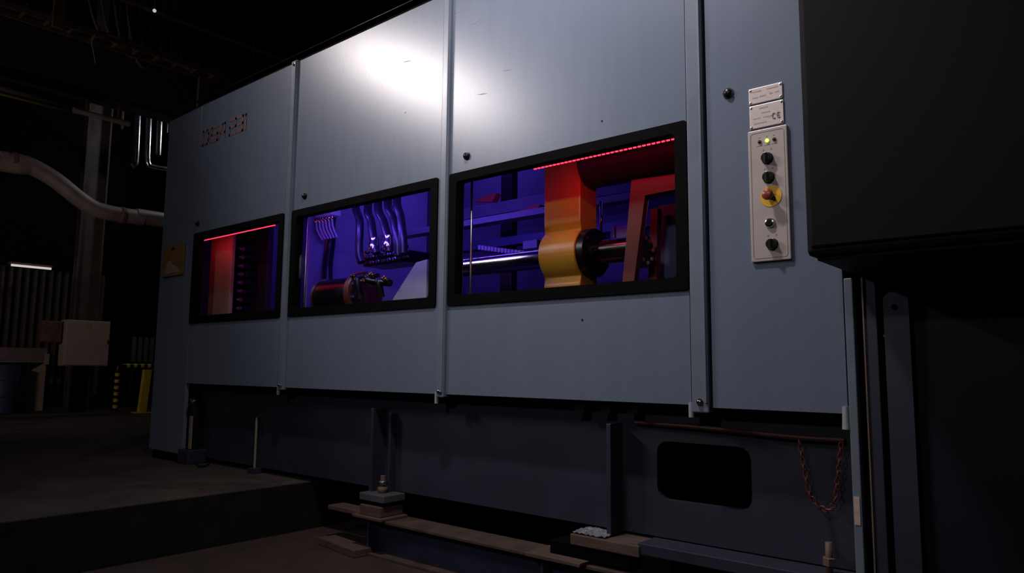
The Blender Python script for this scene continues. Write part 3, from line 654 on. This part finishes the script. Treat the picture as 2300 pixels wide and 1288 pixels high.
tag(MB().box((-2.56, -0.10, -0.075), (-2.20, 0.18, -0.055), 0.003).build('packing_plate', WOOD), 'flat rusty plate on the blue beam below the long wooden block', 'plate')
tag(MB().box((-2.45, -0.02, -0.055), (-1.95, 0.18, 0.015), 0.003).build('packing_block', BLACK), 'black steel packing block under the long wooden block', 'block')
a, b = PY(1450, 1225, -0.02), PY(1880, 1275, -0.02)
tag(MB().box((b_.x*0+(-1.90), -0.03, 0.03), (-0.91, 0.14, 0.085), 0.004).build('sill_rail', BASE), 'dark blue flat sill rail under the rounded base opening', 'rail')
for x in (-1.80, -1.05):
    tag(MB().box((x-0.08, -0.03, -0.075), (x+0.08, 0.15, 0.03), 0.004).build('packing_block', BLACK), 'black packing block under the sill rail, ' + ('beside the long wooden block' if x < -1.5 else 'below the hanging chain'), 'block')
q = PY(1860, 1245, 0.03)
lb = thing('levelling_bolt', 'upright rusty bolt standing on the sill rail below the hanging chain', 'bolt', (q.x, 0.04, 0.085))
MB().cyl((q.x, 0.04, 0.085), (q.x, 0.04, 0.215), 0.014, 10).build('shank', RUSTY, lb)
MB().lathe((q.x, 0.04, 0.12), (0, 0, 1), [(0.028, 0), (0.028, 0.03), (0.022, 0.033)], 6).build('nut', RUSTY, lb)
# red chain loop
ch = thing('hanging_chain', 'dim red chain hanging in a loop beside the rounded base opening', 'chain', (-1.08, 0.05, 0.4))
path = spline([PY(u, v, 0.06) for u, v in ((1795, 985), (1806, 1050), (1822, 1115), (1850, 1143), (1872, 1130), (1882, 1070), (1888, 1012))], 9)
d_ = 0; last = path[0]; pts = [path[0]]
for p in path[1:]:
    if (p-last).length > 0.020: pts.append(p); last = p
def link_mesh():
    return MB().tube([V((0.009*math.cos(t_), 0, 0.016*math.sin(t_))) for t_ in [2*math.pi*k/12 for k in range(13)]], 0.0035, 6, False).build('chain_link', CHAINR, ch)
l0 = link_mesh()
for i, p in enumerate(pts):
    k = l0 if i == 0 else l0.copy()
    if i: COL.objects.link(k); k.parent = ch
    k.location = p-ORIGIN[ch]; dd = (pts[min(i+1, len(pts)-1)]-pts[max(0, i-1)]).normalized()
    k.rotation_euler = dd.to_track_quat('Z', 'X' if i % 2 else 'Y').to_euler()
tag(MB().tube([(-2.0, 0.13, 0.66), (-1.6, 0.12, 0.655), (-1.2, 0.12, 0.64), (-0.95, 0.12, 0.64)], 0.012, 8, smooth_path=5).build('red_pipe', mat('sooty_red', (0.045, 0.010, 0.008), 0.6)), 'thin dark red pipe running under the panel edge above the opening', 'pipe')

# ================================================================== hall background
# overhead, all running across the hall parallel to the far wall
lx = -11.0
p, q = PX(0, 10, lx), PX(490, 160, lx); lz_ = (p.z+q.z)/2
lad = thing('cable_ladder', 'dusty cable ladder with rungs hung under the hall ceiling', 'cable ladder', (lx, (p.y+q.y)/2, lz_))
for dx in (0, 0.30):
    MB().box((lx-dx-0.012, p.y-6.0, lz_-0.05), (lx-dx+0.012, q.y+0.2, lz_+0.02)).build('side_rail', RUSTY, lad)
k_ = None
for k in range(31):
    y = p.y-6.0+k*0.30
    if k_ is None: k_ = MB().box((lx-0.30, y-0.015, lz_-0.02), (lx, y+0.015, lz_+0.015)).build('rung', RUSTY, lad); o_ = ORIGIN[k_].copy()
    else: dup(k_, o_+V((0, 0.30*k, 0)), lad)
for k in range(14):
    y = p.y-0.9+k*0.30; MB().box((lx-0.01, y-0.012, lz_+0.02), (lx+0.01, y+0.012, lz_+0.10+0.03*(k % 2))).build('clip', RUSTY, lad)
for k, (oy, oz) in enumerate(((0.05, 0.03), (0.12, 0.04), (0.2, 0.03))):
    pts_ = [V((lx-oy, p.y-6+j*0.5, lz_+oz+random.uniform(0, 0.05))) for j in range(19)]
    tag(MB().tube(pts_, 0.022, 8, smooth_path=4).build('power_cable', RUSTY), 'dusty power cable lying along the cable ladder', 'cable', 'cables on the ladder')
# loose cable loops above the ladder
for k in range(4):
    y0 = 0.6+k*0.25; tag(MB().tube([(lx-0.65-k*0.1, y0-0.5, HZ), (lx-0.65-k*0.1, y0, lz_+0.55-0.08*k), (lx-0.65-k*0.1, y0+0.5, lz_+0.35), (lx-0.65-k*0.1, y0+1.1, lz_+0.30)], 0.02, 8, smooth_path=8).build('slack_cable', RUSTY), 'slack brown cable looping down above the cable ladder', 'cable', 'slack cable loops')
q = PX(130, 62, lx+0.08); tag(MB().box((lx+0.04, q.y-0.07, q.z), (lx+0.10, q.y+0.07, HZ), 0.004).build('hanger_post', RUSTY), 'brown steel hanger post in front of the cable ladder', 'post')
a = PX(208, 85, lx+0.05)
tag(MB().tube([PX(213, 78, lx+.05), PX(206, 96, lx+.05), PX(210, 116, lx+.05), PX(214, 142, lx+.05)], 0.006, 6, smooth_path=5).build('loose_wire', CREAM), 'thin pale wire end dangling from the cable ladder', 'wire')
p, q = PX(270, 0, -11.5), PX(640, 131, -11.5)
tag(MB().tube([(-11.5, HY0, (p.z+q.z)/2), (-11.5, q.y+1, (p.z+q.z)/2)], 0.045, 12).build('overhead_pipe', RUSTY), 'long straight brown pipe under the ceiling beyond the cable ladder', 'pipe')
q = PX(347, 24, -11.3); hl = thing('hanging_lamp', 'tiny glinting lamp hanging on a wire beside the overhead pipe', 'lamp', (q.x, q.y, q.z))
MB().cyl((q.x, q.y, q.z+0.02), (q.x, q.y, HZ), 0.008, 6).build('wire', RUSTY, hl)
MB().ball((q.x, q.y, q.z), 0.028, 12).build('bulb', LEDW, hl)
for u, v in ((172, 170), (193, 177)):
    q = PX(u, v, -16.6); t = thing('indicator_lamp', 'faint warm pilot lamp on the dark girder', 'lamp', q, 'pilot lamps on the girder')
    MB().cyl((HX0, q.y, q.z), (q.x, q.y, q.z), 0.02, 8).build('stem', RUSTY, t); MB().ball(q, 0.022, 10).build('bulb', mat('dim_bulb', (0.5, 0.4, 0.3), 0.4, emit=(1, 0.75, 0.5), estr=0.15), t)
# dark girder hiding the pipe tops
gz = PX(300, 240, -13.6).z
g_ = tag(MB().box((-13.9, -1.5, gz), (-13.6, 9, gz+1.2)).box((-13.95, -1.5, gz-0.02), (-13.55, 9, gz+0.02)).build('roof_girder', CEILM), 'deep sooty roof girder running above the silver pipes', 'girder')
for (u0, v0, u1, v1, r_, lab, mm) in ((0, 196, 150, 232, 0.06, 'upper grey pipe of the pair below the girder', GALV), (0, 211, 150, 246, 0.028, 'thin yellowish pipe of the pair below the girder', HAZY)):
    p, q = PX(u0, v0, -13.2), PX(u1, v1, -13.2)
    tag(MB().tube([(-13.2, HY0, (p.z+q.z)/2), (-13.2, q.y, (p.z+q.z)/2)], r_, 10).build('service_pipe', mm), lab, 'pipe')
p = PX(165, 243, -13.75); q = PX(290, 283, -13.75); zz = (p.z+q.z)/2
sv = thing('service_pipe', 'short grey pipe slung below the girder beside the silver pipes', 'pipe', (-13.75, (p.y+q.y)/2, zz))
MB().tube([(-13.75, p.y, zz), (-13.75, q.y, zz)], 0.05, 12).build('pipe', GALV, sv)
for yy in (p.y+0.2, q.y-0.2): MB().box((-13.765, yy-0.015, zz), (-13.735, yy+0.015, gz-0.02)).build('hanger', RUSTY, sv)
# silver pipes
def sp(u, v): return PX(u, v, -14.6)
pp = [([(309, 120), (306, 350), (304, 368), (298, 373)], 'first silver clad pipe of the row, farthest from the machine'), ([(334, 130), (331, 352), (333, 368), (344, 375), (400, 384)], 'silver clad pipe with a bend towards the machine'), ([(360, 130), (355, 349)], 'silver clad pipe between the bent pipe and the machine'), ([(384, 130), (380, 300)], 'silver clad pipe half hidden by the machine end panel')]
for us, lab in pp:
    P_ = [sp(*u) for u in us]; P_[0].z = HZ
    tag(MB().tube([P_[0]]+spline(P_[1:], 8) if len(P_) > 2 else P_, 0.055, 16).build('clad_pipe', SILV), lab, 'pipe')
q0, q1 = sp(276, 225), sp(274, 290); q0.z = HZ; tag(MB().tube([q0, q1], 0.022, 8).build('thin_pipe', GALV), 'thin dull pipe beside the silver clad pipes', 'pipe')
# big round duct
P_ = [PX(u, v, -14.2) for u, v in ((-60, 355), (0, 358), (60, 370), (120, 402), (175, 445), (215, 470), (262, 482), (320, 490), (420, 503))]
P_ = [V((P_[0].x, HY0, P_[0].z))] + P_ + [V((P_[-1].x, HY1, P_[-1].z))]
dct = thing('ventilation_duct', 'wide round grey duct sloping down towards the machine', 'duct', (-14.2, 1.5, 3.5))
MB().tube(spline(P_, 8), 0.145, 24).build('duct_tube', GALV, dct)
S_ = spline(P_, 8)
for i in (20, 58):
    d0 = (S_[i+1]-S_[i]).normalized(); MB().cyl(S_[i]-d0*0.03, S_[i]+d0*0.03, 0.158, 24).build('duct_clamp', RUSTY, dct)
# columns
for u0, u1, v0, v1, x, lab in ((185, 240, 300, 720, -15.6, 'sooty steel column rising behind the round duct'),):
    a, b = PX(u0, 450, x), PX(u1, 450, x)
    t = thing('steel_column', lab, 'column', (x, (a.y+b.y)/2, FZ))
    for nm, y0, y1, xx0, xx1 in (('flange', a.y, a.y+0.03, x-0.2, x), ('flange', b.y-0.03, b.y, x-0.2, x), ('web', a.y, b.y, x-0.11, x-0.09)):
        MB().box((xx0, y0, FZ), (xx1, y1, HZ)).build(nm, mat('sooty_column_paint', (0.085, 0.07, 0.065), 0.6, 0, 0.35, 3), t)
a = PX(458, 175, -11); tag(MB().box((-11.06, a.y-0.07, FZ), (-11, a.y+0.07, a.z)).build('yellow_post', mat('sooty_yellow', (0.14, 0.09, 0.03), 0.7)), 'sooty yellowish upright post behind the machine end', 'post')
# electrical cabinet and its neighbours
ex = -15.0; a, b = PX(150, 718, ex), PX(243, 823, ex)
ec = thing('electrical_cabinet', 'pale grey electrical cabinet with small sticker on a dark post', 'cabinet', (ex, (a.y+b.y)/2, FZ))
MB().box((ex-0.3, a.y, b.z), (ex-0.02, b.y, a.z), 0.01).build('body', ECAB, ec)
MB().box((ex-0.02, a.y+0.015, b.z+0.015), (ex, b.y-0.015, a.z-0.015), 0.006).build('door', ECAB, ec)
MB().box((ex, b.y-0.05, b.z+0.42), (ex+0.02, b.y-0.03, b.z+0.50), 0.004).build('door_lock', BLACKP, ec)
q = PX(200, 730, ex); MB().box((ex, q.y-0.05, q.z-0.05), (ex+0.004, q.y+0.05, q.z+0.03)).build('sticker', mat('sticker', (0.5, 0.28, 0.2), 0.5), ec)
MB().box((ex-0.3, (a.y+b.y)/2-0.12, FZ), (ex-0.18, (a.y+b.y)/2+0.12, b.z)).build('stand_post', BLACK, ec)
a, b = PX(97, 720, ex-0.1), PX(139, 770, ex-0.1)
sb = thing('switch_box', 'small brown switch box left of the electrical cabinet', 'box', (ex-0.1, (a.y+b.y)/2, b.z))
MB().box((ex-0.32, a.y, b.z), (ex-0.12, b.y, a.z), 0.008).build('body', RUSTY, sb); MB().box((ex-0.12, a.y+0.02, b.z+0.02), (ex-0.10, b.y-0.02, a.z-0.02), 0.005).build('lid', RUSTY, sb)
# fluorescent tube
a, b = PX(25, 597, -16.6), PX(115, 603, -16.6)
ft = thing('tube_lamp', 'thin lit tube lamp on the far sheet wall', 'lamp', (-16.6, (a.y+b.y)/2, (a.z+b.z)/2))
MB().cyl((-16.6, a.y, (a.z+b.z)/2), (-16.6, b.y, (a.z+b.z)/2), 0.022, 10).build('tube', LEDW, ft)
MB().box((-16.75, a.y-0.03, (a.z+b.z)/2+0.03), (-16.62, b.y+0.03, (a.z+b.z)/2+0.07), 0.004).build('housing', RUSTY, ft)
for yy in (a.y+0.1, b.y-0.1): MB().box((HX0, yy-0.02, (a.z+b.z)/2+0.03), (-16.75, yy+0.02, (a.z+b.z)/2+0.06)).build('wall_bracket', RUSTY, ft)
# bench
bx = -16.1; a, b = PX(-120, 783, bx), PX(106, 814, bx)
bn = thing('workbench', 'mauve steel workbench with sloping grey end panel', 'workbench', (bx, (a.y+b.y)/2, FZ))
MB().box((bx-0.7, a.y, b.z+0.02), (bx, b.y, b.z+0.27), 0.008).build('bench_top', PINKB, bn)
MB().box((bx-0.68, a.y, b.z-0.01), (bx+0.01, b.y, b.z+0.02)).build('edge_strip', GALV, bn)
MB().box((bx-0.02, b.y-0.05, b.z-0.05), (bx+0.02, b.y+0.03, b.z+0.16), 0.005).build('end_cap', ECAB, bn)
e0, e1, e2 = PX(40, 850, bx), PX(105, 818, bx), PX(105, 920, bx)
MB().prism([(bx-0.03, e0.y, FZ), (bx-0.03, e1.y, FZ), (bx-0.03, e1.y, b.z), (bx-0.03, e0.y, b.z-0.32)], (-0.05, 0, 0)).build('end_panel', ECAB, bn)
MB().box((bx-0.65, a.y+0.1, FZ), (bx-0.58, a.y+0.17, b.z)).build('leg', PINKB, bn)
MB().box((bx-0.65, b.y-0.1, FZ), (bx-0.58, b.y-0.03, b.z)).build('leg', PINKB, bn)
# drum
q = PX(14, 870, -15.6); dz = 0.92
dr = thing('steel_drum', 'dark blue steel drum standing before the workbench', 'drum', (-15.75, q.y, FZ))
MB().lathe((-15.75, q.y, FZ), (0, 0, 1), [(0.225, 0), (0.235, 0.01), (0.225, 0.02), (0.225, 0.29), (0.237, 0.305), (0.225, 0.32), (0.225, 0.58), (0.237, 0.595), (0.225, 0.61), (0.225, 0.86), (0.235, 0.88), (0.21, 0.875), (0.0, 0.87)], 36).build('shell', DRUM, dr)
# striped barrier
q = PZ(258, 925, FZ); bxx = q.x; zt = PX(258, 822, bxx).z
br = thing('striped_barrier', 'yellow and black striped tubular barrier by the far cabinet', 'barrier', (bxx, q.y, FZ))
y1 = PX(345, 820, bxx).y+0.6
def seg(p0, p1, n):
    for k in range(n): MB().cyl(p0.lerp(p1, k/n), p0.lerp(p1, (k+1)/n), 0.045, 14).build('yellow_band' if k % 2 else 'black_band', HAZY if k % 2 else BLACKP, br)
seg(V((bxx, q.y, FZ)), V((bxx, q.y, zt-0.08)), 13)
MB().tube([V((bxx, q.y, zt-0.08)), V((bxx, q.y+0.02, zt-0.02)), V((bxx, q.y+0.08, zt))], 0.045, 14, smooth_path=5).build('bend', BLACKP, br)
seg(V((bxx, q.y+0.08, zt)), V((bxx, y1, zt)), 18)
seg(V((bxx, y1, zt)), V((bxx, y1, FZ)), 13)
# yellow guard post
q = PZ(318, 928, FZ); t_ = PX(331, 833, q.x)
gp = thing('guard_post', 'leaning yellow guard post beside the striped barrier', 'post', q)
MB().prism([(q.x-0.05, q.y-0.07, FZ+0.02), (q.x+0.05, q.y-0.07, FZ+0.02), (q.x+0.05, q.y+0.07, FZ+0.02), (q.x-0.05, q.y+0.07, FZ+0.02)], (0, t_.y-q.y, t_.z-FZ), 0.006).build('post', HAZY, gp)
MB().box((q.x-0.12, q.y-0.14, FZ), (q.x+0.12, q.y+0.14, FZ+0.02)).build('foot_plate', HAZY, gp)
# slatted rack behind
rx = -16.2; a, b = PX(297, 757, rx), PX(345, 812, rx)
rk = thing('slatted_rack', 'pale slatted rack standing behind the striped barrier', 'rack', (rx, (a.y+b.y)/2, FZ))
for k in range(6):
    y = a.y+0.01+k*0.125; MB().box((rx-0.02, y, b.z-0.02), (rx, y+0.085, a.z)).build('slat', ECAB, rk)
for z in (b.z, (a.z+b.z)/2): MB().box((rx-0.05, a.y, z-0.02), (rx-0.02, b.y+0.4, z+0.02)).build('cross_bar', RUSTY, rk)
for y in (a.y+0.02, b.y+0.2): MB().box((rx-0.09, y, FZ), (rx-0.05, y+0.05, a.z)).build('rack_leg', RUSTY, rk)
# shiny strip added to imitate the glint of a floor puddle
q = PZ(62, 966, FZ); tag(MB().prism([(q.x-0.05, q.y-0.13, FZ), (q.x+0.0, q.y-0.14, FZ), (q.x+0.05, q.y+0.13, FZ), (q.x+0.0, q.y+0.14, FZ)], (0, 0, 0.008)).build('puddle_glint', CHROME), 'short shiny strip imitating a puddle glint on the hall floor', 'strip')
# thin cable on the floor by the base
tag(MB().tube([PZ(u, v, FZ+0.012) for u, v in ((434, 1036), (446, 1047), (456, 1048), (470, 1043))], 0.009, 8, smooth_path=5).build('floor_cable', BLACKP), 'short black cable lying on the floor by the machine strut', 'cable')
# floor scrap sheet
a, b, c, d = PZ(172, 1226, FZ), PZ(262, 1262, FZ), PZ(340, 1225, FZ), PZ(240, 1200, FZ)

# ================================================================== lamps of the hall, some of them added fill
def flood(i, loc, aim, sx, sy, power, col=(1.0, 0.90, 0.90), lab=''):
    t = thing('flood_lamp', lab, 'lamp', loc)
    d = (V(aim)-V(loc)).normalized(); along = (0, 1, 0) if i == 0 else None; q_ = aim_quat(loc, aim, along)
    def T(x, y, z): return V(loc)+q_ @ V((x, y, z))
    hb = MB(); c = [T(-sx/2-0.04, -sy/2-0.04, 0.02), T(sx/2+0.04, -sy/2-0.04, 0.02), T(sx/2+0.04, sy/2+0.04, 0.02), T(-sx/2-0.04, sy/2+0.04, 0.02)]
    hb.prism(c, -d*0.12, 0.01).build('housing', GALV, t)
    MB().prism([T(-sx/2, -sy/2, 0.018), T(sx/2, -sy/2, 0.018), T(sx/2, sy/2, 0.018), T(-sx/2, sy/2, 0.018)], d*0.012).build('lens', LAMPW, t)
    MB().cyl(T(0, 0, 0.12), (T(0, 0, 0.12).x, T(0, 0, 0.12).y, HZ-0.002), 0.02, 8).build('drop_rod', RUSTY, t)
    l = area('flood_light', V(loc)+d*0.012, aim, sx, sy, power, col, [46, 120, 120, 60, 140][i], along)
for i, f in enumerate(FLOODS):
    flood(i, *f, lab=['long hall floodlight hung high before the end panel', 'hall floodlight hung before the control panel', 'small warm lamp added to brighten the cable ladder and left hall', 'floodlight hung far back in the hall facing the machine'][i], col=[(1.0, 0.90, 0.90), (1.0, 0.92, 0.90), (1.0, 0.72, 0.62), (1.0, 0.92, 0.88)][i])
# added lamp hidden behind the machine, brightens the far silver pipes
flood(4, (-14.25, 4.6, 6.0), (-14.6, 2.5, 5.4), 0.4, 0.25, 13.0, (0.86, 0.84, 1.0), 'added lamp hidden behind the machine to brighten the silver pipes')
